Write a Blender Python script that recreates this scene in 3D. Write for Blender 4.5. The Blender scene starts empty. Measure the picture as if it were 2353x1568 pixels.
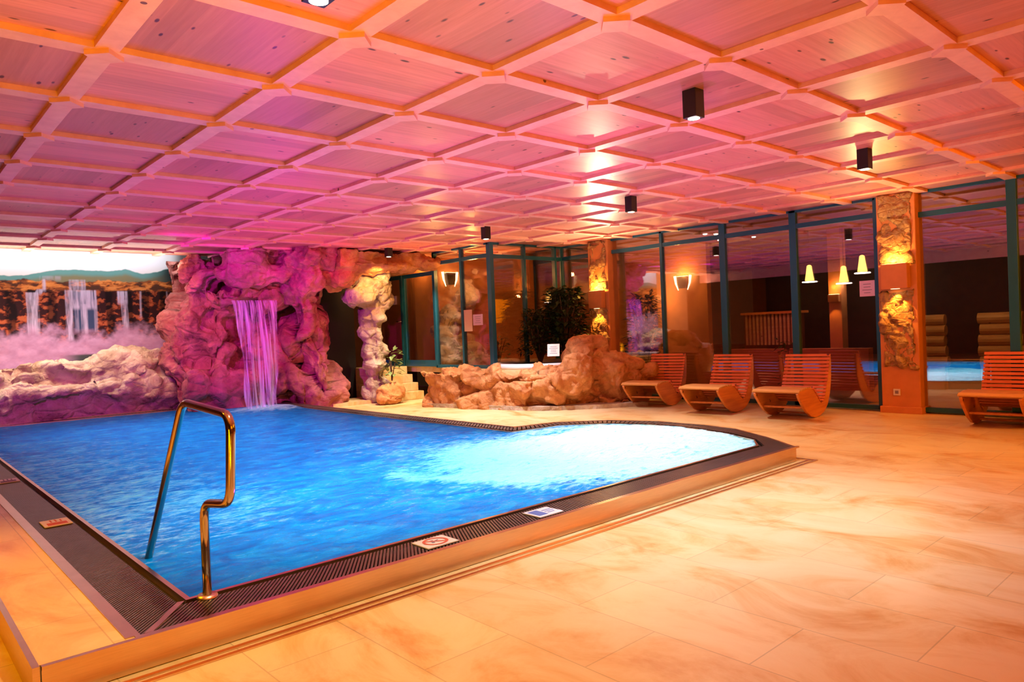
import bpy, bmesh, math, random
import numpy as np
from mathutils import Vector, Matrix, noise as mnoise
from mathutils.geometry import tessellate_polygon
C = bpy.context.scene
COL = C.collection
rnd = random.Random(7)
PI = math.pi
CEIL = 3.034        # ceiling height
DECK = 0.142        # height of the pool rim above the floor

# ------------------------------------------------------------------ camera
cd = bpy.data.cameras.new('camera'); cam = bpy.data.objects.new('camera', cd); COL.objects.link(cam)
cd.sensor_width = 36; cd.lens = 25.26; cd.clip_start = .05; cd.clip_end = 200
yaw, pit, rol = .7341, -.015, -.0411
f_ = Vector((math.sin(yaw)*math.cos(pit), math.cos(yaw)*math.cos(pit), math.sin(pit)))
r_ = Vector((math.cos(yaw), -math.sin(yaw), 0)); u_ = r_.cross(f_)
rt = math.cos(rol)*r_ + math.sin(rol)*u_; up = -math.sin(rol)*r_ + math.cos(rol)*u_
m = Matrix((rt, up, -f_)).transposed().to_4x4(); m.translation = Vector((0, 0, 1.367)); cam.matrix_world = m
C.camera = cam
# ------------------------------------------------------------------ world, view
w = bpy.data.worlds.new('night'); C.world = w; w.use_nodes = True
w.node_tree.nodes['Background'].inputs[0].default_value = (1.0, .35, .12, 1)
w.node_tree.nodes['Background'].inputs[1].default_value = .02
C.view_settings.view_transform = 'Standard'; C.view_settings.look = 'None'
C.view_settings.gamma = 1; C.view_settings.exposure = 0.0; C.view_settings.use_curve_mapping = False
try:
    C.cycles.use_denoising = True; C.cycles.max_bounces = 6; C.cycles.diffuse_bounces = 2; C.cycles.use_adaptive_sampling = True; C.cycles.adaptive_threshold = .08; C.cycles.adaptive_min_samples = 16
    C.cycles.glossy_bounces = 3; C.cycles.transparent_max_bounces = 8
    C.cycles.caustics_reflective = False; C.cycles.caustics_refractive = False
    C.cycles.sample_clamp_indirect = 4
except Exception: pass
# ------------------------------------------------------------------ lights
AMBER = (1, .43, .09); WARM = (1, .60, .27); PINK = (1, .16, .30); MAG = (1, .02, .42); PURP = (.55, .06, 1)
LAMPS = []
def lamp(kind, name, loc, col, W, to=None, ang=120, blend=1, r=.03, sx=1, sy=1):
    l = bpy.data.lights.new(name, kind); o = bpy.data.objects.new(name, l); COL.objects.link(o)
    o.location = loc; l.color = col; l.energy = W; LAMPS.append(o)
    if kind == 'AREA': l.shape = 'RECTANGLE'; l.size = sx; l.size_y = sy
    else: l.shadow_soft_size = r
    if kind == 'SPOT': l.spot_size = math.radians(ang); l.spot_blend = blend
    if to is not None:
        o.rotation_euler = (Vector(to)-Vector(loc)).to_track_quat('-Z', 'Y').to_euler()
    return o
# spots without bodies added low down to colour the ceiling, then rock projectors
for x, y, W, c in [(1.9, 3.2, 45, (1, .02, .50)), (5.0, 4.6, 190, (1, .0, .85)), (3.4, 7.6, 150, (1, 0, 1)), (2.2, 11.0, 40, (1, 0, .8)),
                   (5.0, 10.6, 170, (1, 0, .9)), (8.3, 5.3, 90, (1, .03, .90)), (3.4, .8, 40, (1, .10, .14)), (.55, 1.9, 330, (1, .72, .0)), (7.6, 1.2, 15, (1, .30, 0))]:
    lamp('SPOT', 'ceiling_colour_fill', (x, y, .32), c, W, (x+.01, y, 3), 155, 1, .04)
lamp('SPOT', 'rock_projector', (2.4, 10.3, 2.75), (.66, 0, 1), 620, (5.8, 13.4, 1.6), 54, .7, .05)
lamp('SPOT', 'rock_projector', (6.2, 9.0, 2.8), (1, .0, .30), 260, (6.3, 13.2, 2.0), 40, .8, .05)
lamp('SPOT', 'rock_projector', (3.0, 12.4, 2.9), (1, .34, .10), 150, (4.5, 14.2, 1.6), 60, .8, .05)  # orange spot added to warm the left flank of the rock
ledge_lamp = lamp('AREA', 'ledge_light', (2.0, 14.42, 3.25), (1, .80, .60), 60, (2.1, 14.95, .9), sx=4.6, sy=.1)
ledge_lamp.data.spread = math.radians(85)
lamp('SPOT', 'platform_amber_fill', (-.45, 5.2, 2.8), (1, .42, .0), 330, (.3, 4.6, .1), 85, 1, .05)  # added amber spot with no fixture, warms the tiles left of the pool
lamp('SPOT', 'ledge_projector', (1.4, 9.2, 2.2), (.70, .02, 1), 480, (2.6, 14.3, .3), 50, .9, .06)
# amber general light of the room behind the photographer
lamp('AREA', 'amber_wash', (2.5, -2.6, 2.2), (1, .24, .0), 45, (4.5, 6, 1.8), sx=4, sy=1)
lamp('AREA', 'amber_wash_low', (-1.5, 1.5, .5), (1, .40, .0), 45, (2.5, 4.5, 3), sx=1, sy=1)
lamp('AREA', 'amber_wash_window', (8.0, -1.0, 2.6), (1, .30, .0), 130, (9.8, 5.6, .6), sx=2, sy=1)
# underwater light
lamp('AREA', 'pool_light', (3.5, 9.2, -1.0), (0, .66, .96), 100, (3.5, 9.2, 5), sx=3.2, sy=7.5)
lamp('AREA', 'pool_light', (4.2, 4.9, -1.0), (.0, .80, .92), 84, (4.2, 4.9, 5), sx=5.4, sy=2.2)
lamp('AREA', 'pool_light', (6.1, 5.2, -.8), (.70, .90, 1), 29, (6.1, 5.2, 5), sx=1.6, sy=1.6)
# cove light in front of the mural
lamp('AREA', 'cove_light', (1.9, 15.0, 3.45), (.93, .95, 1), 58, (1.9, 15.35, 1.6), sx=5.6, sy=.25)
lamp('AREA', 'cove_spill_fill', (1.9, 13.9, 2.72), (1, .80, .65), 55, (1.9, 13.9, 3.03), sx=5.0, sy=.06)  # added upward strip, stands in for cove spill on the last ceiling rows

# ------------------------------------------------------------------ node helper
class N:
    def __init__(s, name):
        s.m = bpy.data.materials.new(name); s.m.use_nodes = True; s.t = s.m.node_tree; s.t.nodes.clear()
        s.out = s.t.nodes.new('ShaderNodeOutputMaterial')
    def n(s, typ, ins=None, **kw):
        nd = s.t.nodes.new('ShaderNode'+typ)
        for k, v in kw.items(): setattr(nd, k, v)
        for k, v in (ins or {}).items():
            if isinstance(v, bpy.types.NodeSocket): s.t.links.new(v, nd.inputs[k])
            else: nd.inputs[k].default_value = v
        return nd
    def math(s, op, a, b=0.0, c=0.0, clamp=False):
        return s.n('Math', {0: a, 1: b, 2: c}, operation=op, use_clamp=clamp).outputs[0]
    def pos(s): return s.n('TexCoord').outputs['Object']
    def map(s, v, sc=(1, 1, 1), loc=(0, 0, 0), rot=(0, 0, 0)):
        return s.n('Mapping', {'Vector': v, 'Scale': sc, 'Location': loc, 'Rotation': rot}).outputs[0]
    def noise(s, v, scale, detail=4, rough=.55, dist=0):
        return s.n('TexNoise', {'Vector': v, 'Scale': scale, 'Detail': detail, 'Roughness': rough, 'Distortion': dist}).outputs[0]
    def ramp(s, f, stops):
        nd = s.n('ValToRGB', {0: f}); e = nd.color_ramp.elements
        while len(e) < len(stops): e.new(.5)
        for el, (p, c) in zip(e, stops): el.position = p; el.color = (*c, 1) if len(c) == 3 else c
        return nd.outputs[0]
    def mix(s, f, a, b, blend='MIX'):
        nd = s.n('Mix', data_type='RGBA', blend_type=blend, clamp_factor=True)
        for i, v in ((0, f), (6, a), (7, b)):
            if isinstance(v, bpy.types.NodeSocket): s.t.links.new(v, nd.inputs[i])
            else: nd.inputs[i].default_value = v if i == 0 else ((*v, 1) if len(v) == 3 else v)
        return nd.outputs[2]
    def bump(s, h, st=.3, d=.02): return s.n('Bump', {'Height': h, 'Strength': st, 'Distance': d}).outputs[0]
    def pbr(s, col, rough=.5, metal=0, normal=None, spec=.5, **kw):
        i = {'Base Color': col if isinstance(col, bpy.types.NodeSocket) else (*col, 1), 'Roughness': rough, 'Metallic': metal, 'Specular IOR Level': spec}
        if normal is not None: i['Normal'] = normal
        i.update(kw)
        return s.n('BsdfPrincipled', i).outputs[0]
    def end(s, sh): s.t.links.new(sh, s.out.inputs[0]); return s.m
def plain(name, col, rough=.5, metal=0, var=.12, scale=6, bump=0):
    k = N(name); p = k.pos(); f = k.noise(p, scale, 5)
    c = k.mix(f, tuple(v*(1-var) for v in col), tuple(min(1, v*(1+var)) for v in col))
    nm = k.bump(k.noise(p, scale*6, 4), bump, .01) if bump else None
    return k.end(k.pbr(c, rough, metal, nm))
def emit(name, col, st):
    k = N(name); return k.end(k.n('Emission', {0: (*col, 1), 1: st}).outputs[0])

def rock_mat(name, a, b, c, sc=1.6, bump=.9):
    k = N(name); p = k.pos()
    f1 = k.noise(p, sc, 7, .62, .6); f2 = k.noise(p, sc*6, 5, .6)
    col = k.ramp(f1, [(.30, c), (.45, a), (.62, b), (.78, tuple(min(1, v*1.25) for v in b))])
    col = k.mix(k.math('MULTIPLY', f2, .6), col, k.ramp(f2, [(.3, c), (.7, b)]))
    v = k.n('TexVoronoi', {'Vector': k.map(p, (1, 1, 1.6)), 'Scale': sc*1.5}, feature='DISTANCE_TO_EDGE').outputs[0]
    h = k.math('ADD', k.math('MULTIPLY', k.noise(p, sc*3, 9, .68, .8), 1.2), k.math('MULTIPLY', k.math('MINIMUM', v, .12), 2.5))
    return k.end(k.pbr(col, .62, 0, k.bump(h, bump, .09), .35))
M = {}
M['rock'] = rock_mat('red_rock', (.52, .15, .12), (.80, .29, .24), (.10, .025, .03))
M['rock_tan'] = rock_mat('tan_rock', (.62, .42, .26), (.84, .66, .46), (.30, .16, .09))
M['rock_orange'] = rock_mat('orange_rock', (.66, .24, .07), (.88, .40, .14), (.30, .08, .02), 1.8, .7)
M['plaster'] = plain('rust_plaster', (.68, .25, .07), .8, 0, .2, 5, .35)
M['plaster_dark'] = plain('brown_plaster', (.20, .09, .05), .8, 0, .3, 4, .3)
M['stone_face'] = rock_mat('split_stone', (.70, .36, .13), (.90, .55, .25), (.40, .15, .05), 4.0, 1.0)
M['teal'] = plain('teal_aluminium', (.010, .10, .16), .35, 0, .05)
M['steel'] = None
k = N('brushed_steel'); p = k.pos(); f = k.noise(k.map(p, (3, 3, 60)), 3, 4)
M['steel'] = k.end(k.pbr(k.mix(f, (.62, .44, .30), (.82, .60, .42)), .30, 1.0, k.bump(f, .08, .004)))
M['tube'] = plain('polished_steel', (.48, .42, .38), .12, 1.0, .05)
M['grate'] = plain('grating_steel', (.20, .16, .14), .35, .7, .2, 12)
M['channel'] = plain('dark_channel', (.03, .022, .02), .5, 0, .2)
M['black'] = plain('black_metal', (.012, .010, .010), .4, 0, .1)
M['slat'] = None
def wood(name, a, b, axis=0, rough=.35, scale=1.0):
    k = N(name); p = k.pos(); s = [26, 26, 26]; s[axis] = 2.2
    f = k.noise(k.map(p, tuple(v*scale for v in s)), 1, 5, .6, .4)
    kn = k.n('TexVoronoi', {'Vector': p, 'Scale': 4.0*scale}).outputs[0]
    c = k.ramp(f, [(.3, a), (.7, b)])
    c = k.mix(k.math('LESS_THAN', kn, .07), c, tuple(v*.3 for v in a))
    return k.end(k.pbr(c, rough, 0, k.bump(f, .15, .004)))
M['slat'] = wood('stained_pine_slat', (.66, .15, .035), (.85, .25, .06), 1)
M['side'] = wood('stained_pine_panel', (.66, .20, .04), (.88, .32, .07), 0)
M['bench'] = wood('bench_top_pine', (.70, .34, .09), (.88, .48, .16), 1)
M['log'] = wood('round_log', (.62, .36, .14), (.85, .55, .26), 1)
M['darkwood'] = wood('dark_bar_wood', (.10, .035, .015), (.22, .08, .03), 2)
M['paper_pink'] = plain('pink_paper', (.85, .60, .72), .8, 0, .03)
M['paper_white'] = plain('white_paper', (.88, .80, .72), .8, 0, .03)
M['paper_cream'] = plain('cream_card', (.85, .58, .38), .8, 0, .03)
M['ink'] = plain('grey_ink', (.25, .20, .26), .8, 0, .03)
M['ink_red'] = plain('red_ink', (.62, .12, .06), .6, 0, .03)
M['ink_blue'] = plain('blue_ink', (.10, .16, .40), .6, 0, .03)
M['white'] = plain('white_plastic', (.80, .74, .68), .4, 0, .03)
M['tub'] = plain('white_acrylic', (.85, .78, .74), .2, 0, .03)
M['leaf'] = plain('dark_leaf', (.030, .055, .012), .45, 0, .5, 9)
M['leaf_light'] = plain('green_leaf', (.16, .22, .05), .5, 0, .4, 9)
M['stem'] = plain('brown_stem', (.10, .05, .02), .7, 0, .3)
M['glow'] = emit('lamp_glow', (1, .82, .55), 14)
M['glow_amber'] = emit('amber_glow', (1, .50, .10), 5)
M['glow_hot'] = emit('sconce_glow', (1, .66, .28), 9)
M['glow_small'] = emit('small_lamp_glow', (1, .75, .62), 12)
M['basin'] = plain('basin_steel', (.20, .45, .60), .5, 0, .1)
# glass: dark night glass that mirrors the room
k = N('window_glass')
M['glass'] = k.end(k.n('MixShader', {0: k.math('MULTIPLY_ADD', k.math('POWER', k.n('LayerWeight', {0: .5}).outputs['Facing'], 4.0), .6, .22, True),
     1: k.n('BsdfTransparent', {0: (.92, .90, .87, 1)}).outputs[0],
     2: k.n('BsdfGlossy', {0: (.95, .90, .95, 1), 'Roughness': .008}).outputs[0]}).outputs[0])
# floor: cream stone tiles
k = N('travertine_tiles'); p = k.pos()
br = k.n('TexBrick', {'Vector': k.map(p, rot=(0, 0, PI/2), loc=(.13, .2, 0)), 'Color1': (.96, .96, .96, 1), 'Color2': (.84, .84, .84, 1), 'Mortar': (.62, .60, .58, 1),
        'Scale': 1.0, 'Mortar Size': .0035, 'Mortar Smooth': .2, 'Brick Width': .92, 'Row Height': .46})
br.offset = .5
cl = k.ramp(k.noise(k.map(p, (1.3, .8, 1), rot=(0, 0, .5)), 1.5, 9, .66, .9), [(.34, (.72, .34, .09)), (.44, (.84, .52, .20)), (.53, (.91, .64, .30)), (.75, (.95, .72, .38))])
cl = k.mix(.8, cl, br.outputs[0], 'MULTIPLY')
M['floor'] = k.end(k.pbr(cl, k.math('MULTIPLY_ADD', k.noise(p, 3, 4), .2, .28), 0, k.bump(br.outputs[1], -.15, .003), .45))
# ceiling: knotty pine panels, grain turned from coffer to coffer
k = N('knotty_pine_ceiling'); p = k.pos(); sp = k.n('SeparateXYZ', {0: p}); X, Y = sp.outputs[0], sp.outputs[1]
X = k.math('ADD', X, -.06); Y = k.math('ADD', Y, -.46)
cx, cy = k.math('FLOOR', X), k.math('FLOOR', Y)
par = k.math('PINGPONG', k.math('ADD', cx, cy), 1.0)
U = k.math('ADD', k.math('MULTIPLY', X, par), k.math('MULTIPLY', Y, k.math('SUBTRACT', 1.0, par)))
V = k.math('ADD', k.math('MULTIPLY', Y, par), k.math('MULTIPLY', X, k.math('SUBTRACT', 1.0, par)))
cid = k.math('MULTIPLY_ADD', cx, 7.3, k.math('MULTIPLY', cy, 3.7))
pl_ = k.math('FLOOR', k.math('MULTIPLY', V, 7.0))
wn = k.n('TexWhiteNoise', {'Vector': k.n('CombineXYZ', {0: pl_, 1: cid}).outputs[0]}).outputs[0]
wc = k.n('TexWhiteNoise', {'Vector': k.n('CombineXYZ', {0: cid, 1: 3.0}).outputs[0]}).outputs[0]
gv = k.n('CombineXYZ', {0: k.math('ADD', k.math('MULTIPLY', U, 2.0), cid), 1: k.math('MULTIPLY', V, 38.0), 2: 0.0}).outputs[0]
g = k.noise(gv, 1.0, 5, .6, .3)
kv = k.n('CombineXYZ', {0: k.math('ADD', k.math('MULTIPLY', U, 5.0), cid), 1: k.math('MULTIPLY', V, 12.5), 2: 0.0}).outputs[0]
vo = k.n('TexVoronoi', {'Vector': kv, 'Scale': 1.0, 'Randomness': 1.0}); kd = vo.outputs[0]
ks = k.n('SeparateColor', {0: vo.outputs[1]}).outputs[0]
kn = k.n('MapRange', {'Value': kd, 'From Min': k.math('MULTIPLY', ks, .13), 'From Max': k.math('MULTIPLY_ADD', ks, .15, .05), 'To Min': 1.0, 'To Max': 0.0}).outputs[0]
base = k.ramp(g, [(.3, (.80, .25, .16)), (.7, (.97, .35, .25))])
tone = k.math('MULTIPLY_ADD', wn, .20, k.math('MULTIPLY_ADD', par, .20, k.math('MULTIPLY_ADD', wc, .10, .50)))
base = k.mix(1.0, base, k.n('CombineXYZ', {0: tone, 1: tone, 2: tone}).outputs[0], 'MULTIPLY')
base = k.mix(k.math('MULTIPLY', kn, k.math('GREATER_THAN', ks, .45)), base, (.12, .03, .02))
M['ceil'] = k.end(k.pbr(base, k.math('MULTIPLY_ADD', g, .12, .30), 0, k.bump(g, .12, .003), .5))
k = N('pale_pine_batten'); p = k.pos()
g = k.noise(k.map(p, (5, 5, 5)), 1.5, 5, .6, .4); kn = k.n('TexVoronoi', {'Vector': p, 'Scale': 3.1}).outputs[0]
M['batten'] = k.end(k.pbr(k.mix(k.math('LESS_THAN', kn, .05), k.ramp(g, [(.3, (.84, .36, .24)), (.7, (.97, .48, .32))]), (.2, .08, .04)), .38, 0, None, .5))
# water
k = N('pool_water'); p = k.pos()
fo = k.n('Attribute', attribute_name='foam').outputs['Fac']
w1 = k.noise(k.map(p, (1.4, 2.4, 1), rot=(0, 0, .5)), 2.2, 6, .62, 1.2); w2 = k.noise(k.map(p, (1, 1.7, 1)), 9, 5, .65, .8)
w4 = k.noise(k.map(p, (5, 12, 1), rot=(0, 0, -.75)), 1.6, 3, .6, .4)
h = k.math('ADD', k.math('MULTIPLY', w1, 1.0), k.math('ADD', k.math('MULTIPLY', w2, .35), k.math('MULTIPLY', w4, .55)))
st = k.math('ADD', k.math('MULTIPLY', w1, .55), k.math('MULTIPLY', w2, .45))
w3 = k.noise(k.map(p, (6, 13, 1), rot=(0, 0, -.75)), 1.6, 4, .7, .4)
st2 = k.math('ADD', k.math('MULTIPLY', st, .5), k.math('MULTIPLY', w3, .5))
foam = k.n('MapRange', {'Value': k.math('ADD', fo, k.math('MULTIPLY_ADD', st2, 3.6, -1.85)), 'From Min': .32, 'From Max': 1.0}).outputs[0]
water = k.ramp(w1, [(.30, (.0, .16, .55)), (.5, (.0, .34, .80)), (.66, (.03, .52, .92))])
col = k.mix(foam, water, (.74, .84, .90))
tr = k.n('BsdfTranslucent', {0: col}).outputs[0]; nm = k.bump(h, .75, .06)
df = k.n('BsdfDiffuse', {0: k.mix(foam, (.0, .03, .07), (.50, .54, .60)), 'Normal': nm}).outputs[0]
ad = k.n('AddShader', {0: tr, 1: df}).outputs[0]
M['water'] = k.end(k.n('MixShader', {0: k.math('MULTIPLY_ADD', k.n('Fresnel', {'IOR': 1.33, 'Normal': nm}).outputs[0], .62, .0, True), 1: ad,
      2: k.n('BsdfGlossy', {'Roughness': .08, 'Normal': nm}).outputs[0]}).outputs[0])
k = N('falling_water'); p = k.pos()
s1 = k.noise(k.map(p, (17, 2, .55)), 1.6, 5, .6, .5)
a = k.n('MapRange', {'Value': s1, 'From Min': .42, 'From Max': .72, 'To Min': .02, 'To Max': .50}).outputs[0]
sh = k.n('AddShader', {0: k.n('BsdfTranslucent', {0: (.75, .75, .85, 1)}).outputs[0], 1: k.pbr((.9, .85, .9), .2)}).outputs[0]
M['fall'] = k.end(k.n('MixShader', {0: a, 1: k.n('BsdfTransparent').outputs[0], 2: sh}).outputs[0])
k = N('mural_paint')
M['mural'] = k.end(k.pbr(k.n('Attribute', attribute_name='paint').outputs['Color'], .75, 0, None, .2))

# ------------------------------------------------------------------ object helpers
def link(name, me, mats, parent=None, smooth=False):
    o = bpy.data.objects.new(name, me); COL.objects.link(o)
    for mm in (mats if isinstance(mats, (list, tuple)) else [mats]): me.materials.append(mm)
    if smooth:
        me.polygons.foreach_set('use_smooth', [True]*len(me.polygons))
    if parent: o.parent = parent
    return o
class MB:
    def __init__(s): s.v = []; s.f = []; s.mi = []
    def face(s, *pts, mi=0):
        b = len(s.v); s.v += [tuple(p) for p in pts]; s.f.append(tuple(range(b, b+len(pts)))); s.mi.append(mi); return s
    def box(s, x0, x1, y0, y1, z0, z1, mi=0):
        b = len(s.v)
        s.v += [(x0, y0, z0), (x1, y0, z0), (x1, y1, z0), (x0, y1, z0), (x0, y0, z1), (x1, y0, z1), (x1, y1, z1), (x0, y1, z1)]
        for q in ((0, 3, 2, 1), (4, 5, 6, 7), (0, 1, 5, 4), (1, 2, 6, 5), (2, 3, 7, 6), (3, 0, 4, 7)):
            s.f.append(tuple(b+i for i in q)); s.mi.append(mi)
        return s
    def hexa(s, P, mi=0):   # 8 points: bottom 4 ccw then top 4
        b = len(s.v); s.v += [tuple(p) for p in P]
        for q in ((0, 3, 2, 1), (4, 5, 6, 7), (0, 1, 5, 4), (1, 2, 6, 5), (2, 3, 7, 6), (3, 0, 4, 7)):
            s.f.append(tuple(b+i for i in q)); s.mi.append(mi)
        return s
    def prism(s, poly, z0, z1, mi=0, axis='z'):
        n = len(poly); b = len(s.v)
        P = (lambda p, h: (p[0], p[1], h)) if axis == 'z' else ((lambda p, h: (p[0], h, p[1])) if axis == 'y' else (lambda p, h: (h, p[0], p[1])))
        s.v += [P(p, z0) for p in poly] + [P(p, z1) for p in poly]
        for t in tessellate_polygon([[Vector((p[0], p[1], 0)) for p in poly]]):
            s.f.append(tuple(b+i for i in t)); s.mi.append(mi); s.f.append(tuple(b+n+i for i in reversed(t))); s.mi.append(mi)
        for i in range(n):
            j = (i+1) % n; s.f.append((b+i, b+j, b+n+j, b+n+i)); s.mi.append(mi)
        return s
    def tube(s, pts, r, seg=12, cap=True):
        pts = [Vector(p) for p in pts]; rings = []; ref = None
        rr = r if isinstance(r, (list, tuple)) else [r]*len(pts)
        for i, p in enumerate(pts):
            t = (pts[min(i+1, len(pts)-1)]-pts[max(i-1, 0)]).normalized()
            if ref is None: ref = t.orthogonal().normalized()
            ref = (ref - t*ref.dot(t)).normalized(); bb = t.cross(ref)
            b = len(s.v); rings.append(b)
            for q in range(seg):
                a = 2*PI*q/seg; s.v.append(tuple(p+(ref*math.cos(a)+bb*math.sin(a))*rr[i]))
        for i in range(len(rings)-1):
            for q in range(seg):
                q2 = (q+1) % seg; s.f.append((rings[i]+q, rings[i]+q2, rings[i+1]+q2, rings[i+1]+q)); s.mi.append(0)
        if cap:
            s.f.append(tuple(reversed(range(rings[0], rings[0]+seg)))); s.f.append(tuple(range(rings[-1], rings[-1]+seg))); s.mi += [0, 0]
        return s
    def lathe(s, prof, c=(0, 0, 0), seg=20):
        b = len(s.v)
        for r, z in prof:
            for q in range(seg):
                a = 2*PI*q/seg; s.v.append((c[0]+r*math.cos(a), c[1]+r*math.sin(a), c[2]+z))
        for i in range(len(prof)-1):
            for q in range(seg):
                q2 = (q+1) % seg; s.f.append((b+i*seg+q, b+i*seg+q2, b+(i+1)*seg+q2, b+(i+1)*seg+q)); s.mi.append(0)
        return s
    def build(s, name, mats, parent=None, smooth=False, bevel=0):
        me = bpy.data.meshes.new(name); me.from_pydata(s.v, [], s.f); me.update()
        o = link(name, me, mats, parent, smooth)
        me.polygons.foreach_set('material_index', s.mi)
        bm = bmesh.new(); bm.from_mesh(me); bmesh.ops.recalc_face_normals(bm, faces=bm.faces); bm.to_mesh(me); bm.free()
        if bevel:
            md = o.modifiers.new('bevel', 'BEVEL'); md.width = bevel; md.segments = 2; md.limit_method = 'ANGLE'
        return o
def tag(o, label, cat, group=None, kind=None):
    if label: o['label'] = label
    if cat: o['category'] = cat
    if group: o['group'] = group
    if kind: o['kind'] = kind
    return o
def struct(o, label=None, cat='structure'):
    o['kind'] = 'structure'
    o['label'] = label or o.name; o['category'] = cat
    return o
def empty(name, loc=(0, 0, 0), rz=0):
    o = bpy.data.objects.new(name, None); COL.objects.link(o); o.location = loc; o.rotation_euler = (0, 0, rz); o.empty_display_size = .1
    return o
def copy_tree(o, parent=None):
    c = o.copy(); COL.objects.link(c)
    if parent: c.parent = parent
    for ch in list(o.children): copy_tree(ch, c)
    return c
def fillet(pts, r, n=6):
    P = [Vector(p) for p in pts]; out = [P[0]]
    for i in range(1, len(P)-1):
        a = (P[i-1]-P[i]); b = (P[i+1]-P[i]); d = min(r, a.length*.45, b.length*.45)
        A = P[i]+a.normalized()*d; B = P[i]+b.normalized()*d
        for q in range(n+1):
            t = q/n; out.append((1-t)**2*A + 2*t*(1-t)*P[i] + t*t*B)
    out.append(P[-1]); return out

# rocks: blobs fused into one craggy surface
def rock(name, blobs, mat, vox=.05, amp=.12, freq=1.6, seed=0, parent=None, facet=.5):
    bm = bmesh.new()
    for bl in blobs:
        kind, (x, y, z), (sx, sy, sz) = bl[:3]; rz = bl[3] if len(bl) > 3 else 0
        mt = Matrix.Translation((x, y, z)) @ Matrix.Rotation(rz, 4, 'Z') @ Matrix.Diagonal((sx, sy, sz, 1))
        if kind == 's': bmesh.ops.create_icosphere(bm, subdivisions=3, radius=1, matrix=mt)
        else: bmesh.ops.create_cube(bm, size=2, matrix=mt)
    me = bpy.data.meshes.new(name); bm.to_mesh(me); bm.free()
    o = link(name, me, mat)
    md = o.modifiers.new('fuse', 'REMESH'); md.mode = 'VOXEL'; md.voxel_size = vox; md.use_smooth_shade = True
    dg = bpy.context.evaluated_depsgraph_get(); dg.update()
    me2 = bpy.data.meshes.new_from_object(o.evaluated_get(dg)); o.modifiers.clear(); o.data = me2; bpy.data.meshes.remove(me)
    n = len(me2.vertices); co = np.empty(n*3, 'f'); me2.vertices.foreach_get('co', co); co = co.reshape(-1, 3)
    no = np.empty(n*3, 'f'); me2.vertices.foreach_get('normal', no); no = no.reshape(-1, 3)
    off = Vector((seed*3.1, seed*1.7, seed*.9)); out = co.copy()
    for i in range(n):
        p = Vector(co[i])*freq + off
        dist, pts = mnoise.voronoi(p*.9, distance_metric='DISTANCE', exponent=2.5)
        a = mnoise.cell(pts[0]*5.3)             # each facet its own height
        h = facet*(a-.5)*1.3 - facet*max(0, .18-(dist[1]-dist[0]))*3.5
        h += mnoise.fractal(p*1.1, .9, 2.1, 5)*.9 + mnoise.fractal(p*5, .8, 2.1, 3)*.22
        out[i] = co[i] + no[i]*h*amp
    me2.vertices.foreach_set('co', out.ravel()); me2.update()
    me2.polygons.foreach_set('use_smooth', [True]*len(me2.polygons))
    if not me2.materials: me2.materials.append(mat)
    if parent: o.parent = parent
    return o
def S3(x, y, z, a, b, c, rz=0): return ('s', (x, y, z), (a, b, c), rz)
def B3(x0, x1, y0, y1, z0, z1): return ('b', ((x0+x1)/2, (y0+y1)/2, (z0+z1)/2), ((x1-x0)/2, (y1-y0)/2, (z1-z0)/2))

# ------------------------------------------------------------------ pool outline
inner = [(1.12, 3.66), (6.50, 3.66), (6.80, 3.86), (7.02, 4.30), (7.16, 4.85), (7.18, 5.45), (6.98, 6.00), (6.55, 6.42), (5.82, 6.52), (5.84, 13.45), (4.3, 14.25), (1.12, 14.45)]
outer = [(.80, 3.31), (6.58, 3.31), (6.96, 3.80), (7.32, 4.38), (7.42, 4.85), (7.42, 5.50), (7.18, 6.16), (6.66, 6.64), (6.08, 6.78), (6.10, 13.70), (4.4, 14.55), (.80, 14.75)]
def lerp2(t): return [(a[0]*(1-t)+b[0]*t, a[1]*(1-t)+b[1]*t) for a, b in zip(inner, outer)]
mid = lerp2(.5)
# ------------------------------------------------------------------ setting
def flat_with_hole(name, poly, hole, z, mat):
    pv = [Vector((*p, z)) for p in poly]; hv = [Vector((*p, z)) for p in hole]
    tris = tessellate_polygon([pv, hv]); me = bpy.data.meshes.new(name)
    me.from_pydata([tuple(v) for v in pv+hv], [], [tuple(t) for t in tris]); me.update()
    bm = bmesh.new(); bm.from_mesh(me)
    for f in bm.faces:
        if f.normal.z < 0: f.normal_flip()
    bm.to_mesh(me); bm.free()
    return link(name, me, mat)
fl = flat_with_hole('floor', [(-5, -4), (10.9, -4), (10.9, 16), (-5, 16)], mid, 0, M['floor'])
struct(fl, 'cream stone tiled floor around the pool', 'floor')
pf = MB().prism([(.45, 3.33), (.80, 3.33), (.80, 14.6), (.45, 14.6)], .002, DECK-.004).build('floor_platform', M['floor'])
tag(pf, 'raised tiled strip along the left edge of the pool', 'platform', kind='structure')
# ceiling
cm = MB(); cm.box(-.3, 10.72, -3, 14.2, CEIL, CEIL+.06)
ceil = struct(cm.build('ceiling', M['ceil']), 'coffered knotty pine ceiling washed in pink light', 'ceiling')
GX = [.06+i for i in range(11)]; GY = [.46+j for j in range(-3, 14)]
BD = .035; BW = .062
for x in GX: MB().box(x-BW, x+BW, -3, 14.2, CEIL-BD, CEIL).build('batten', M['batten'], ceil)
for y in GY: MB().box(-.3, 10.72, y-BW, y+BW, CEIL-BD-.001, CEIL).build('batten', M['batten'], ceil)
MB().box(-.34, -.26, -3, 14.2, CEIL-.30, CEIL+.06).build('fascia', M['batten'], ceil)
blk = MB(); d = .10
nodes = sorted([(x, y) for x in GX for y in GY if y > 1.5-.9*x], key=lambda q: q[0]**2+q[1]**2)
def dia(mb, x, y): mb.prism([(x-d, y), (x, y-d), (x+d, y), (x, y+d)], CEIL-BD-.028, CEIL-BD+.002)
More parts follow.
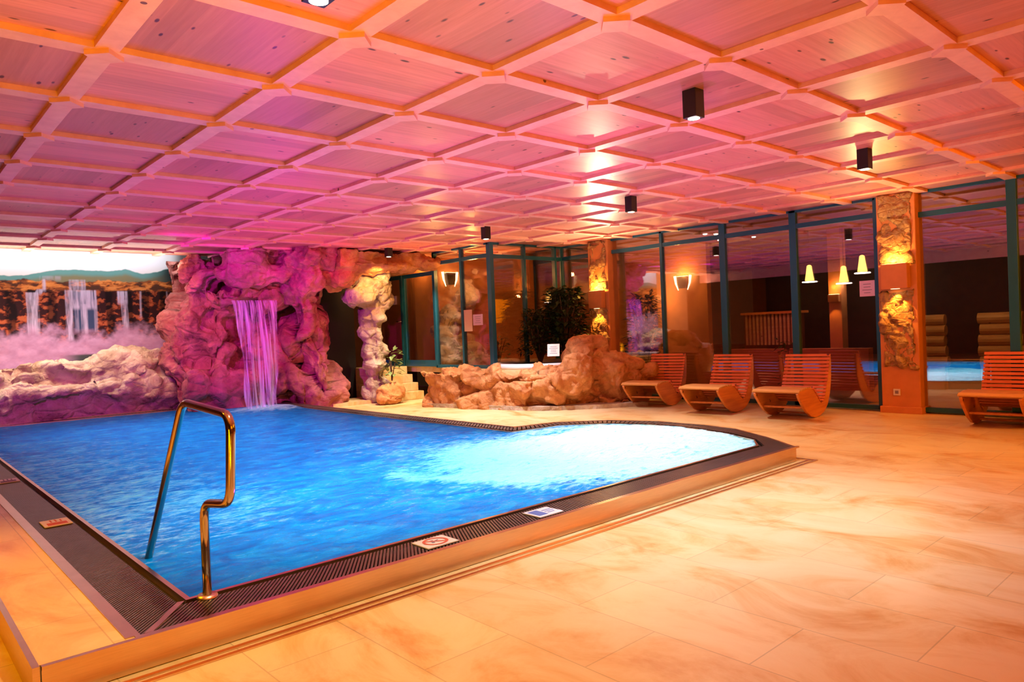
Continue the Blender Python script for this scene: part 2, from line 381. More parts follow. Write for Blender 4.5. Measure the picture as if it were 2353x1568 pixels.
proto = MB(); dia(proto, 0, 0)
pn = proto.build('corner_block', M['batten'], ceil)
for i, (x, y) in enumerate(nodes[:100]):
    o = pn if i == 0 else pn.copy()
    if i: COL.objects.link(o)
    o.location = (x, y, 0)
for x, y in nodes[100:]: dia(blk, x, y)
tag(blk.build('corner_block', M['batten'], ceil), None, None, kind='stuff')
# left dark zone (seen only mirrored) and walls
struct(MB().box(-5, -.35, -4, 16, 3.2, 3.3).build('ceiling_low', M['plaster_dark']), 'dark ceiling beyond the pool hall', 'ceiling')
struct(MB().box(-5.1, -5, -4, 16, 0, 3.3).build('wall_left', M['plaster_dark']), 'dark plaster wall on the left', 'wall')
struct(MB().box(-5, 11, -4.1, -4, 0, 3.3).build('wall_front', M['plaster']), 'rust plaster wall behind the photographer', 'wall')
struct(MB().box(-5, 10.9, 15.9, 16, 0, 4).build('wall_back', M['plaster_dark']), 'dark wall behind the rock', 'wall')
struct(MB().box(-5, .4, 14.3, 15.9, 0, 3.2).build('wall_pier', M['plaster']), 'rust plaster pier left of the painted waterfall', 'wall')
struct(MB().box(-.3, 9, 14.85, 15.9, 3.62, 3.7).build('ceiling_cove', M['white']), 'white cove above the painted waterfall', 'ceiling')

# ------------------------------------------------------------------ mural
def vnoise(x, y, seed=0):
    xi = np.floor(x).astype(int); yi = np.floor(y).astype(int); fx = x-xi; fy = y-yi
    fx = fx*fx*(3-2*fx); fy = fy*fy*(3-2*fy)
    def h(a, b):
        n = (a*374761393 + b*668265263 + seed*1442695) & 0xffffffff
        n = ((n ^ (n >> 13))*1274126177) & 0xffffffff
        return ((n ^ (n >> 16)) & 0xffff)/65535.
    return (h(xi, yi)*(1-fx)+h(xi+1, yi)*fx)*(1-fy)+(h(xi, yi+1)*(1-fx)+h(xi+1, yi+1)*fx)*fy
def fbm(x, y, o=5, seed=0):
    r = 0; a = .5; t = 0
    for i in range(o): r = r+a*vnoise(x*2**i, y*2**i, seed+i); t += a; a *= .55
    return r/t
def sst(a, b, x): t = np.clip((x-a)/(b-a), 0, 1); return t*t*(3-2*t)
nx, nz = 620, 380
xs = np.linspace(.4, 6.2, nx); zs = np.linspace(.9, 3.6, nz); GXm, GZm = np.meshgrid(xs, zs)
u = (GXm-1.84)*137; v = 585+(3.08-GZm)*130.5        # painting coordinates, v grows downward
colr = np.zeros((nz, nx, 3)); 
def put(mask, c):
    global colr
    c = np.array(c) if not isinstance(c, np.ndarray) else c
    colr = colr*(1-mask[..., None]) + c*mask[..., None]
sky = np.stack([.80+.0*u, .72+.10*sst(640, 590, v), .66+.2*sst(640, 590, v)], -1); colr = sky
hill = 622 + 10*np.sin(u/58+.6) - 13*np.exp(-((u-110)/60)**2) + 10*fbm(u/40, u*0+3, 4, 5) - 8*np.exp(-((u-285)/28)**2) - sst(300, 420, u)*34
put(sst(hill-1, hill+2, v), (.12, .30, .27)); put(sst(hill+8, hill+20, v), (.22, .20, .10))
put(sst(320, 400, u)*sst(hill, hill+3, v), (.03, .05, .05))
ct = 640 + 6*(fbm(u/25, u*0, 4, 2)-.5)*2 + 3
q = fbm(u/22+fbm(u/20, v/9, 3, 8)*1.6, v/8.+.5*fbm(u/10, v/30, 3, 7), 5, 11)
rk = np.stack([.08+.62*sst(.40, .68, q), .03+.24*sst(.42, .72, q), .015+.06*sst(.45, .8, q)], -1)
put(sst(ct-2, ct+2, v), rk)
q2 = fbm(u/13, v/8.+fbm(u/9, v/20, 3, 3), 5, 21)
low = np.stack([.03+.42*sst(.46, .68, q2), .008+.11*sst(.48, .7, q2), .008+.03*sst(.5, .7, q2)], -1)
sep = .5+.5*np.cos((u-4)/40*2*PI/1.1+fbm(u/30, v/60, 3, 9)*2)
low = low*(0.25+.75*sst(.15, .6, sep))[..., None]
put(sst(664, 670, v+4*(fbm(u/12, u*0, 3, 31)-.5)), low)
put(sst(395, 430, u)*.8, (.02, .012, .02))
def fall(u0, u1, v0, v1, s=1.0, tw=0):
    uu = u + tw*(v-v0)/(v1-v0); wv = (fbm(u/3.2, v/45, 4, int(u0))-.35)*1.6
    mk = sst(u0-1.5, u0+2, uu)*sst(u1+1.5, u1-2, uu)*sst(v0-2, v0+2, v)*sst(v1+6, v1-6, v)
    put(np.clip(mk*s*np.clip(.30+wv, 0, .85), 0, 1), (.60, .55, .68))
fall(88, 96, 640, 668, 1); fall(82, 130, 632, 642, .4); fall(146, 184, 640, 668, .85)
fall(52, 79, 672, 775, 1.1, 0); fall(76, 92, 664, 676, 1, 6)
put(sst(150, 158, u)*sst(206, 200, u)*sst(668, 672, v)*sst(775, 760, v), (.04, .07, .14))
fall(136, 152, 666, 790, 1.1); fall(150, 208, 666, 712, 1.2); fall(170, 186, 700, 775, 1.1); fall(200, 208, 690, 770, .8); fall(156, 165, 700, 770, .5)
fall(256, 282, 668, 700, 1.2, 0); fall(264, 280, 690, 780, 1.1, -4)
fall(312, 317, 668, 735, .9, 2); fall(380, 384, 668, 730, .9)
mi_ = sst(748, 790, v + 34*(fbm(u/26, v/26, 5, 41)-.5)*2 + 8*np.sin(u/40))
put(mi_*.92, np.stack([.38+.30*fbm(u/22, v/14, 4, 51), .20+.26*fbm(u/22, v/14, 4, 51), .30+.34*fbm(u/22, v/14, 4, 51)], -1))
put(sst(822, 828, v)*sst(110, 170, u)*sst(290, 240, u), (.06, .08, .07))
me = bpy.data.meshes.new('mural'); bm_v = np.stack([GXm, GXm*0+15.55, GZm], -1).reshape(-1, 3)
idx = np.arange(nx*nz).reshape(nz, nx)
fq = np.stack([idx[:-1, :-1], idx[:-1, 1:], idx[1:, 1:], idx[1:, :-1]], -1).reshape(-1, 4)
me.vertices.add(nx*nz); me.vertices.foreach_set('co', bm_v.astype('f').ravel())
me.loops.add(fq.size); me.loops.foreach_set('vertex_index', fq.ravel().astype('i'))
me.polygons.add(len(fq)); me.polygons.foreach_set('loop_start', np.arange(0, fq.size, 4, dtype='i')); me.update(calc_edges=True)
at = me.color_attributes.new('paint', 'FLOAT_COLOR', 'POINT')
at.data.foreach_set('color', np.concatenate([np.clip(colr, 0, 1), np.ones((nz, nx, 1))], -1).astype('f').ravel())
mur = empty('mural', (.4, 15.55, .9))
o = link('painted_scene', me, M['mural'], mur); o.location = (-.4, -15.55, -.9)
o = MB().box(.4, 6.2, 15.56, 15.66, .9, 3.6).build('backing_panel', M['white'], mur); o.location = (-.4, -15.55, -.9)
tag(mur, 'wall painting of waterfalls over brown cliffs with mist and hills', 'mural')

# ------------------------------------------------------------------ rocks
ledge = rock('rock_ledge', [B3(.46, 4.3, 14.55, 15.4, -.1, .55), B3(.46, 4.2, 14.75, 15.5, .3, .93), S3(3.8, 15.1, 1.02, .95, .45, .38), S3(1.2, 15.0, .9, .7, .5, .27), S3(2.9, 15.1, .98, .7, .4, .22),
    S3(2.3, 14.75, .62, .8, .3, .22), S3(3.4, 14.75, .55, .6, .3, .3), S3(1.4, 14.7, .5, .6, .28, .3), S3(4.1, 14.9, .45, .5, .5, .45), B3(.46, 4.3, 15.2, 15.5, .7, 1.12)],
    M['rock_tan'], .045, .13, 1.7, 3)
tag(ledge, 'long low rock ledge in front of the painted waterfall', 'rock')
rw = rock('waterfall_rock', [
    B3(4.55, 6.75, 13.95, 15.5, -.1, 3.1), B3(4.3, 6.1, 13.45, 14.4, -.1, .80), B3(4.35, 5.0, 13.5, 14.4, .7, .95),
    S3(4.65, 13.9, 2.65, .50, .55, .55), S3(4.65, 14.3, 1.7, .40, .6, .8), S3(4.35, 14.4, 1.1, .35, .5, .5),
    S3(5.45, 13.2, 2.65, .75, .62, .42), S3(6.15, 12.9, 2.6, .55, .72, .50), S3(6.2, 12.6, 2.95, .55, .75, .40), S3(5.2, 12.9, 2.95, .5, .6, .2),
    B3(4.75, 5.95, 12.98, 14.0, 2.10, 2.22), S3(6.4, 13.3, 2.1, .50, .50, .36), S3(6.55, 13.3, 1.5, .50, .42, .75), S3(6.7, 13.2, .7, .40, .45, .8),
    B3(6.25, 7.12, 13.25, 14.6, -.1, 3.0), S3(6.75, 13.15, .3, .38, .4, .5), S3(5.95, 13.75, 1.0, .45, .35, .45), S3(6.3, 13.45, .45, .5, .35, .45),
    S3(6.9, 12.9, 2.75, .45, .7, .35), S3(4.95, 13.9, 1.35, .35, .4, .5), S3(5.0, 14.0, 2.0, .5, .4, .25)],
    M['rock'], .04, .20, 1.15, 1, None, .85)
tag(rw, 'tall craggy rock wall lit magenta with water falling from its slot', 'rock')
ph = rock('rock_header', [B3(6.6, 8.55, 11.95, 12.9, 2.66, 3.02), S3(7.6, 12.2, 2.74, .95, .42, .2), S3(8.6, 12.1, 2.82, .32, .34, .17), S3(6.9, 12.6, 2.6, .4, .5, .35)],
    M['rock_orange'], .04, .09, 2.2, 5)
tag(ph, 'orange rock slab under the ceiling reaching toward the blue-framed door', 'rock')
pil = rock('rock_pillar', [S3(7.72, 12.75, 2.45, .44, .42, .36), S3(7.45, 12.75, 2.18, .34, .36, .30), S3(7.95, 12.85, 2.1, .30, .36, .26), S3(7.80, 12.9, 1.78, .27, .32, .25),
    S3(7.80, 12.95, 1.42, .25, .32, .25), S3(7.82, 12.95, 1.05, .25, .32, .28), S3(7.82, 12.95, .7, .26, .33, .3), S3(7.82, 12.95, .3, .3, .35, .35), B3(7.65, 7.98, 12.85, 13.15, -.05, 2.7)],
    M['rock_tan'], .04, .09, 2.6, 8)
tag(pil, 'slender stacked rock pillar between the dark passage and the door', 'rock')
bld = rock('boulder', [S3(7.78, 12.35, .20, .30, .27, .26), S3(7.70, 12.25, .10, .30, .26, .16), S3(7.88, 12.4, .3, .2, .2, .16)], M['rock_orange'], .035, .06, 2.6, 11)
tag(bld, 'squat orange boulder at the foot of the rock pillar', 'boulder')
struct(MB().box(6.9, 8.0, 14.0, 14.1, 0, 2.9).build('passage_dark_panel', M['black']), 'black panel standing in for the darkness of the rock passage', 'door')  # black sheet put in for the shade deep in the passage
tag(MB().box(6.75, 7.95, 12.75, 13.6, 0, .07).build('passage_threshold', M['floor']), 'low tiled step into the dark rock passage', 'step', kind='structure')

# whirlpool block
jb = rock('whirlpool_rock', [
    ('b', (8.25, 10.05, .32), (.28, 1.15, .34), .24), ('b', (9.15, 8.55, .32), (.95, .32, .34), -.75),
    S3(8.05, 10.85, .36, .25, .28, .40), S3(8.22, 10.3, .44, .28, .50, .34), S3(8.32, 9.6, .45, .33, .50, .34), S3(8.5, 9.0, .44, .38, .40, .38), S3(8.75, 8.6, .40, .40, .34, .42),
    S3(9.1, 8.35, .55, .48, .40, .52), S3(9.35, 8.45, .85, .42, .42, .36), S3(9.7, 8.05, .5, .48, .40, .52), S3(9.95, 7.85, .42, .42, .36, .48), S3(9.8, 8.3, .72, .55, .5, .30), S3(10.2, 8.0, .4, .35, .4, .42)],
    M['rock_orange'], .035, .13, 1.7, 14, None, .8)
tag(jb, 'low rugged orange rock surround of the whirlpool rising to a hump', 'rock')
wp = empty('whirlpool', (9.0, 10.1, 0))
o = MB().prism([(8.15, 10.95), (8.4, 9.2), (8.9, 8.75), (9.9, 8.45), (10.3, 8.45), (10.3, 10.2), (8.72, 10.2), (8.72, 10.95)], 0, .66).build('base', M['floor'], wp); o.location = (-9, -10.1, 0)
rim_ = MB().lathe([(.86, .66), (1.0, .66), (1.02, .73), (.98, .765), (.88, .765), (.84, .72), (.80, .5)], (9.45, 9.55, 0), 48).build('rim', M['tub'], wp, True); rim_.location = (-9, -10.1, 0)
o = MB().lathe([(.0, .70), (.45, .705), (.84, .70)], (9.45, 9.55, 0), 40).build('water', M['water'], wp); o.location = (-9, -10.1, 0)
tag(wp, 'round white whirlpool tub sunk behind the low orange rocks', 'whirlpool')
# curb under the whirlpool rocks
cb = MB()
cpts = [(7.72, 11.1), (8.0, 9.95), (8.15, 9.1), (8.35, 8.55), (9.0, 7.95), (9.75, 7.45)]
cin = [(8.1, 11.15), (8.3, 10.0), (8.45, 9.2), (8.7, 8.8), (9.2, 8.3), (9.9, 7.8)]
for i in range(5):
    a, b, c, e = cpts[i], cpts[i+1], cin[i+1], cin[i]
    cb.hexa([(*e, 0), (*a, 0), (*b, 0), (*c, 0), (*e, .07), (*a, .07), (*b, .07), (*c, .07)])
tag(cb.build('stone_curb', M['rock_tan']), 'low pale curb along the foot of the whirlpool rocks', 'curb')
# steps
st_ = MB()
for i in range(4): st_.box(7.9 if i < 3 else 8.1, 8.72, 12.55+.20*i, 14.2, .17*i+.001, .17*(i+1))
stp = empty('entrance_steps', (8.3, 12.6, 0))
for i in range(4):
    o = MB().box(7.98-8.3, 8.76-8.3, 12.55+.20*i-12.6, 1.6, .17*i+.002, .17*(i+1)).build('step', M['floor'], stp, bevel=.008)
tag(stp, 'pale tiled steps climbing to the blue-framed door', 'steps')
# waterfall sheet
g = MB(); n1, n2 = 26, 36; V0 = []
for j in range(n2+1):
    t = j/n2
    for i in range(n1+1):
        s = i/n1-.5
        V0.append((5.32+s*(.84-.30*t**.8)+.05*math.sin(9*t+6*s)*t, 12.86-.22*math.sqrt(t)+.05*math.sin(14*s+3*t)*t, 2.10-1.97*t))
g.v = V0
for j in range(n2):
    for i in range(n1): a = j*(n1+1)+i; g.f.append((a, a+1, a+n1+2, a+n1+1)); g.mi.append(0)
wf = g.build('waterfall', M['fall'], None, True)
sd = wf.modifiers.new('thick', 'SOLIDIFY'); sd.thickness = .01
tag(wf, 'thin curtain of water falling from the rock slot into the pool', 'waterfall')

# ------------------------------------------------------------------ pool
pool = empty('swimming_pool', (3.5, 8.5, 0))
def in_pool(mb, name, mat, **k):
    o = mb.build(name, mat, pool, **k); o.location = (-3.5, -8.5, 0); return o
nI = len(inner)
def strip(t0, t1, z0, z1, segs=None):
    A, B = lerp2(t0), lerp2(t1); mb = MB()
    for i in (segs if segs is not None else range(nI)):
        j = (i+1) % nI
        mb.hexa([(*A[i], z0), (*B[i], z0), (*B[j], z0), (*A[j], z0), (*A[i], z1), (*B[i], z1), (*B[j], z1), (*A[j], z1)])
    return mb
in_pool(strip(.93, 1.0, -.02, DECK), 'outer_rim', M['steel'])
in_pool(strip(-.03, .05, -.2, DECK-.010), 'weir_edge', M['steel'])
in_pool(strip(.05, .93, -.05, DECK-.05), 'gutter', M['channel'])
gb = MB()
A, B = lerp2(.20), lerp2(.92)
for i in range(nI):
    j = (i+1) % nI; a0, a1, b0, b1 = map(lambda q: Vector((*q, 0)), (A[i], A[j], B[i], B[j]))
    L = (b1-b0).length; near = i in (0, nI-1, 1, 2, 3); step = .024 if near else .06
    n = max(2, int(L/step)); hw = .30 if near else .36
    for q in range(n):
        t, t2 = (q+.5-hw)/n, (q+.5+hw)/n
        P = [a0.lerp(a1, t), b0.lerp(b1, t), b0.lerp(b1, t2), a0.lerp(a1, t2)]
        gb.hexa([(p.x, p.y, DECK-.03) for p in P]+[(p.x, p.y, DECK-.008) for p in P])
in_pool(gb, 'grating', M['grate'])
# corner mitre plates
in_pool(MB().prism([(.84, 3.35), (.875, 3.345), (1.09, 3.62), (1.06, 3.63)], DECK-.02, DECK-.004), 'mitre_strip', M['steel'])
# steel fascia and floor channel
in_pool(MB().box(.46, 6.58, 3.300, 3.312, .004, DECK-.002), 'fascia', M['steel'])
in_pool(MB().box(.46, 6.62, 3.288, 3.312, DECK-.014, DECK+.002), 'top_trim', M['steel'])
in_pool(MB().box(.45, 6.70, 3.16, 3.185, .0, .008).box(.45, 6.70, 3.215, 3.24, .0, .008).box(6.70, 6.73, 3.16, 3.55, 0, .008), 'floor_channel', M['steel'])
ft = MB()
for a, b in (((6.58, 3.31), (6.96, 3.80)), ((6.96, 3.80), (7.32, 4.38)), ((7.32, 4.38), (7.42, 4.85)), ((7.42, 4.85), (7.42, 5.50)), ((7.42, 5.5), (7.18, 6.16)), ((7.18, 6.16), (6.66, 6.64)), ((6.66, 6.64), (6.08, 6.78)), ((6.08, 6.78), (6.10, 13.7))):
    d0 = (Vector(b)-Vector(a)).normalized(); nn = Vector((d0.y, -d0.x))*.008
    ft.hexa([(a[0], a[1], .003), (a[0]+nn.x, a[1]+nn.y, .003), (b[0]+nn.x, b[1]+nn.y, .003), (b[0], b[1], .003), (a[0], a[1], DECK), (a[0]+nn.x, a[1]+nn.y, DECK), (b[0]+nn.x, b[1]+nn.y, DECK), (b[0], b[1], DECK)])
in_pool(ft, 'outer_fascia', M['steel'])
bs = strip(.12, .2, -1.4, -.02); bs.box(.8, 7.6, 3.3, 14.8, -1.45, -1.4)
in_pool(bs, 'basin', M['basin'])
# trim of the raised strip on the left
in_pool(MB().box(.765, .80, 3.34, 14.6, DECK-.01, DECK+.001), 'side_trim', M['steel'])
in_pool(MB().box(.43, .455, 3.30, 14.6, .003, DECK+.002), 'side_fascia', M['steel'])
# water surface
def inside(px_, py_):
    r = np.zeros(px_.shape, bool); n = nI; P = lerp2(.08)
    for i in range(n):
        x1, y1 = P[i]; x2, y2 = P[(i+1) % n]
        if abs(y1-y2) < 1e-9: continue
        c = ((y1 > py_) != (y2 > py_)) & (px_ < (x2-x1)*(py_-y1)/(y2-y1)+x1); r ^= c
    return r
sx = np.arange(1.08, 7.36, .04); sy = np.arange(3.62, 14.5, .04); WX, WY = np.meshgrid(sx, sy)
bay = np.exp(-(np.maximum(0, np.hypot((WX-5.75)/1.75, (WY-4.8)/1.5)-.60)/.55)**2)
left = sst(3.2, 1.6, WX)*sst(3.9, 5, WY)*sst(12.5, 9, WY)  # pale dashes painted into the foam colour for glints on the left water
splash = np.exp(-(((WX-5.45)/.75)**2+((WY-12.75)/.6)**2))
wob = fbm(WX*1.3, WY*1.3, 4, 77); streak = np.exp(-((WX-3.75-.35*np.sin(WY*3.2)-.12*(WY-4.9))/.16)**2)*sst(4.1, 4.5, WY)*sst(5.9, 5.4, WY)
midp = np.exp(-(((WX-4.3)/.9)**2+((WY-7.0)/1.3)**2)) + .9*np.exp(-(((WX-4.8)/.8)**2+((WY-4.9)/.9)**2))
hole = np.exp(-(((WX-5.9)/.5)**2+((WY-5.9)/.16)**2))
foam_glint_v = np.clip(bay*1.15+splash*1.1+streak*.75+midp*.42+left*.52+(wob-.5)*.5-hole*.6, 0, 1.2)
chop = fbm(WX*5, WY*5, 4, 5)-.5
WZ = DECK-.022+chop*.016*(1+2.5*bay)+.05*bay*sst(1.05, .5, np.hypot((WX-6.1)/1.2, (WY-5.1)/1.45))*(1+.9*(fbm(WX*3, WY*3, 3, 6)-.5))+splash*.05
vid = -np.ones(WX.shape, int); okc = inside(WX, WY)
fq = []; vv = []; fv = []
qd = okc[:-1, :-1] & okc[1:, :-1] & okc[:-1, 1:] & okc[1:, 1:]
def gv_(j, i):
    if vid[j, i] < 0: vid[j, i] = len(vv); vv.append((WX[j, i], WY[j, i], WZ[j, i])); fv.append(foam_glint_v[j, i])
    return vid[j, i]
for j, i in zip(*np.nonzero(qd)): fq.append((gv_(j, i), gv_(j, i+1), gv_(j+1, i+1), gv_(j+1, i)))
me = bpy.data.meshes.new('water'); me.from_pydata([tuple(map(float, q)) for q in vv], [], [tuple(map(int, q)) for q in fq]); me.update()
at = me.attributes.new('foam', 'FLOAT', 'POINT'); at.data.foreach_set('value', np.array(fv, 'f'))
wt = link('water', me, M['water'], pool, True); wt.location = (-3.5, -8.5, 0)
tag(pool, 'bright blue swimming pool with foaming bubble bay at its corner', 'pool')
# signs on the grating
def sign(x, y, rz, ring, label, ink):
    s = empty('pool_sign', (x, y, DECK-.006), rz)
    pt = MB().box(-.11, .11, -.085, .085, 0, .008).build('plate', M['white'], s, bevel=.002)
    if ring:
        mb = MB(); n = 24
        for q in range(n):
            a, b = 2*PI*q/n, 2*PI*(q+1)/n
            mb.face(*[(r*math.cos(t)*1.15, r*math.sin(t), .0095) for r, t in ((.055, a), (.07, a), (.07, b), (.055, b))])
        mb.face((-.058, .030, .0096), (-.046, .040, .0096), (.058, -.030, .0096), (.046, -.040, .0096))
        mb.build('prohibition_ring', ink, pt)
        MB().face((-.035, -.02, .0095), (-.02, .03, .0095), (.0, .03, .0095), (-.015, -.02, .0095)).face((0, 0, .0094), (.03, .012, .0094), (.03, .022, .0094), (0, .012, .0094)).build('diver_pictogram', M['ink'], pt)
    else:
        MB().box(-.09, -.01, -.06, .06, .008, .0092).box(.01, .09, .02, .03, .008, .0092).box(.01, .09, -.01, 0, .008, .0092).box(.01, .07, -.04, -.03, .008, .0092).build('printed_pictogram', ink, pt)
    tag(s, label, 'sign', 'signs on the pool grating'); return s
sign(3.33, 3.45, 0, False, 'white and blue sign plate on the near grating, right of the no-diving plate', M['ink_blue'])
sign(2.45, 3.46, 0, True, 'pinkish no-diving sign plate with a ring on the near grating', M['ink_red'])
sign(.96, 5.95, PI/2, False, 'pale sign plate on the left grating, nearer of two', M['ink_red'])
sign(.96, 8.25, PI/2, False, 'pale sign plate on the left grating, farther of two', M['ink'])
# handrail
hr = empty('handrail', (1.19, 3.6, DECK))
pts = fillet([(0, 0, -.02), (0, -.01, .45), (.0, -.36, .50), (.0, -.41, .90), (.0, .23, .93), (.0, 1.05, -.12)], .09, 7)
# slight bow of the top bar as in the bent tube
MB().tube(pts, .021, 18).build('rail', M['tube'], hr, True)
MB().lathe([(0, .012), (.045, .012), (.05, 0)], (0, 0, -.006), 20).build('foot_flange', M['steel'], hr, True)
tag(hr, 'bent stainless steel pool handrail at the near left corner', 'handrail')

# ------------------------------------------------------------------ windows
def frame_wall(name, label, origin, ang, posts, z0, z1, tz, wide=(), dz=.07, trans_skip=(), depth=.09):
    """posts: distances along the wall; frames stand on local x, glass behind"""
    r = empty(name, origin, ang); struct(r, label, 'window')
    for i, s in enumerate(posts):
        w_ = .11 if s in wide else .055
        MB().box(s-w_/2, s+w_/2, -depth/2, depth/2, z0, z1).build('mullion', M['teal'], r, bevel=.004)
    for a, b in zip(posts[:-1], posts[1:]):
        MB().box(a, b, -depth/2+.01, depth/2-.01, tz-dz/2, tz+dz/2).build('transom', M['teal'], r)
        MB().box(a, b, -.012, .012, z0+.05, tz).build('pane', M['glass'], r)
        MB().box(a, b, -.012, .012, tz, z1-.03).build('pane', M['glass'], r)
    MB().box(posts[0], posts[-1], -depth/2, depth/2, z0, z0+.06).build('sill', M['teal'], r)
    MB().box(posts[0], posts[-1], -depth/2, depth/2, z1-.035, z1).build('head_frame', M['teal'], r)
    return r
XW = 10.75
w1_ = frame_wall('window_1', 'blue-framed window wall behind the three loungers', (XW, 4.09, 0), PI/2, [0, 1.22, 2.45, 3.69, 4.93, 5.40, 6.20], .02, CEIL, 2.79, wide=(1.22, 2.45))
w2_ = frame_wall('window_2', 'blue-framed window wall right of the big stone column', (XW, -2.0, 0), PI/2, [0, 1.3, 2.6, 3.9, 4.46, 5.56], .02, CEIL, 2.71, wide=(4.46,))
w3_ = frame_wall('window_3', 'blue-framed glazing beside the door left of the plants', (8.8, 10.28, 0), PI/2, [0, .86, 1.76], .66, CEIL, 2.80, wide=(0,))
w4_ = frame_wall('window_4', 'blue-framed glazing turning the corner behind the plants', (8.8, 10.28, 0), 0, [0, .86, 1.72, 1.95], .66, CEIL, 2.78)
d1 = empty('door_1', (8.8, 12.04, .68), PI/2); struct(d1, 'blue-framed glass door above the steps', 'door')
MB().box(.02, .07, -.03, .03, 0, 1.98).box(1.10, 1.17, -.03, .03, 0, 1.98).box(.07, 1.10, -.03, .03, 0, .13).box(.07, 1.10, -.03, .03, 1.90, 1.98).build('door_frame', M['teal'], d1)
MB().box(.07, 1.10, -.012, .012, .13, 1.90).build('pane', M['glass'], d1)
MB().box(1.22, 1.28, -.03, .03, 0, 1.98).box(1.28, 2.05, -.03, .03, 0, .13).box(1.28, 2.05, -.03, .03, 1.90, 1.98).build('side_frame', M['teal'], d1)
MB().box(1.28, 2.05, -.012, .012, .13, 1.90).build('side_pane', M['glass'], d1)
MB().tube([(1.26, .07, .98), (1.40, .07, .98)], .014, 10).tube([(1.26, 0, .98), (1.26, .07, .98)], .012, 8).build('handle', M['tube'], d1, True)
# ------------------------------------------------------------------ columns
def column(name, x, y, label, big=True):
    c = empty(name, (x, y, 0)); c['kind'] = 'structure'; c['label'] = label; c['category'] = 'column'
    MB().box(.0, .28, -.25, .25, 0, CEIL-.002).build('plaster_core', M['plaster'], c, bevel=.01)
    MB().box(-.03, .28, -.27, .27, 0, .09).build('plinth', M['plaster'], c, bevel=.005)
    for z0, z1 in ((2.06, CEIL-.01), (.62, 1.72)):
        o = rock('stone_facing', [B3(-.035, .05, -.222, .222, z0, z1)], M['stone_face'], .02, .035, 5.0, z0*3+y, c, .9)
    return c
column('stone_column', 10.60, 3.78, 'rust plaster column with rough stone facing right of three loungers')
column('stone_column', 10.60, 9.18, 'rust plaster column with rough stone facing behind the whirlpool rocks')
def sconce(x, y, label):
    s = empty('wall_sconce', (x, y, 1.72))
    MB().prism([(0, -.18), (-.10, -.17), (-.10, .17), (0, .18)], .0, .34).build('shade', M['plaster'], s, bevel=.008)
    MB().box(-.085, -.015, -.15, .15, .335, .342).build('upper_glow', M['glow_hot'], s)
    MB().box(-.075, -.025, -.05, .05, -.003, .002).build('lower_glow', M['glow_hot'], s)
    tag(s, label, 'wall light')
    lamp('POINT', 'sconce_light_up', (x-.075, y, 2.10), (1, .46, .08), 16 if y < 6 else 26, r=.03)
    lamp('SPOT', 'sconce_light_down', (x-.075, y, 1.70), (1, .44, .06), 34, (x-.03, y, 1.0), 84, .25, .02)
sconce(10.57, 3.78, 'plastered box wall light on the stone column right of the loungers')
sconce(10.57, 9.18, 'plastered box wall light on the stone column behind the whirlpool')
# spots added off the sconces to spread warm light over the ceiling
lamp('SPOT', 'ceiling_wash', (10.1, 8.6, 1.9), (1, .88, .55), 190, (9.4, 8.2, 3.03), 150, 1, .05)
lamp('SPOT', 'ceiling_wash', (10.15, 4.0, 2.0), (1, .80, .30), 75, (9.6, 3.6, 3.03), 150, 1, .05)
lamp('SPOT', 'ceiling_wash', (8.2, 11.2, 1.7), (1, .50, .12), 70, (8.0, 10.6, 3.03), 150, 1, .05)  # added with no sconce near it
# socket
so = empty('wall_socket', (10.60, 3.83, .29))
MB().box(-.012, .0, -.045, .045, -.045, .045).build('plate', M['white'], so, bevel=.003)
MB().box(-.014, -.010, -.022, .022, -.022, .022).build('insert', M['ink'], so)
tag(so, 'small pale power socket low on the stone column', 'socket')
# notices
def notice(name, x, y0, y1, z0, z1, mat, label, lines=4, ax='x', cat='notice'):
    s = empty(name, (x, (y0+y1)/2, (z0+z1)/2)); hw, hh = abs(y1-y0)/2, (z1-z0)/2
    sh_ = MB().box(-.004, 0, -hw, hw, -hh, hh).build('sheet', mat, s)
    mb = MB()
    for q in range(lines):
        z = hh*.55-q*hh*1.1/max(1, lines-1); ww = hw*(.4+.35*rnd.random()); mb.box(-.0055, -.004, -ww, ww, z-hh*.035, z+hh*.035)
    if lines: mb.build('printed_lines', M['ink'], sh_)
    tag(s, label, cat); return s
notice('paper_notice', 10.735, 4.13, 4.34, 1.645, 1.87, M['paper_pink'], 'square pink paper notice on the window beside the stone column')
notice('poster', 8.785, 10.86, 11.14, 1.38, 1.80, M['paper_cream'], 'tall cream card on the glazing left of the pink sheet', 0, cat='poster')
notice('paper_notice', 8.785, 10.54, 10.83, 1.49, 1.70, M['paper_pink'], 'pink paper sheet on the glazing right of the cream card')
notice('paper_notice', 8.785, 13.48, 13.72, 2.04, 2.23, M['paper_pink'], 'small pale notice on the glass left of the door')
s = notice('rules_board', 8.98, 8.72, 8.93, .86, 1.07, M['paper_white'], 'small white rules board propped on the whirlpool rock hump', 5, cat='sign')
s.location = (8.70, 8.60, 1.0); s.rotation_euler = (0, .18, .55)

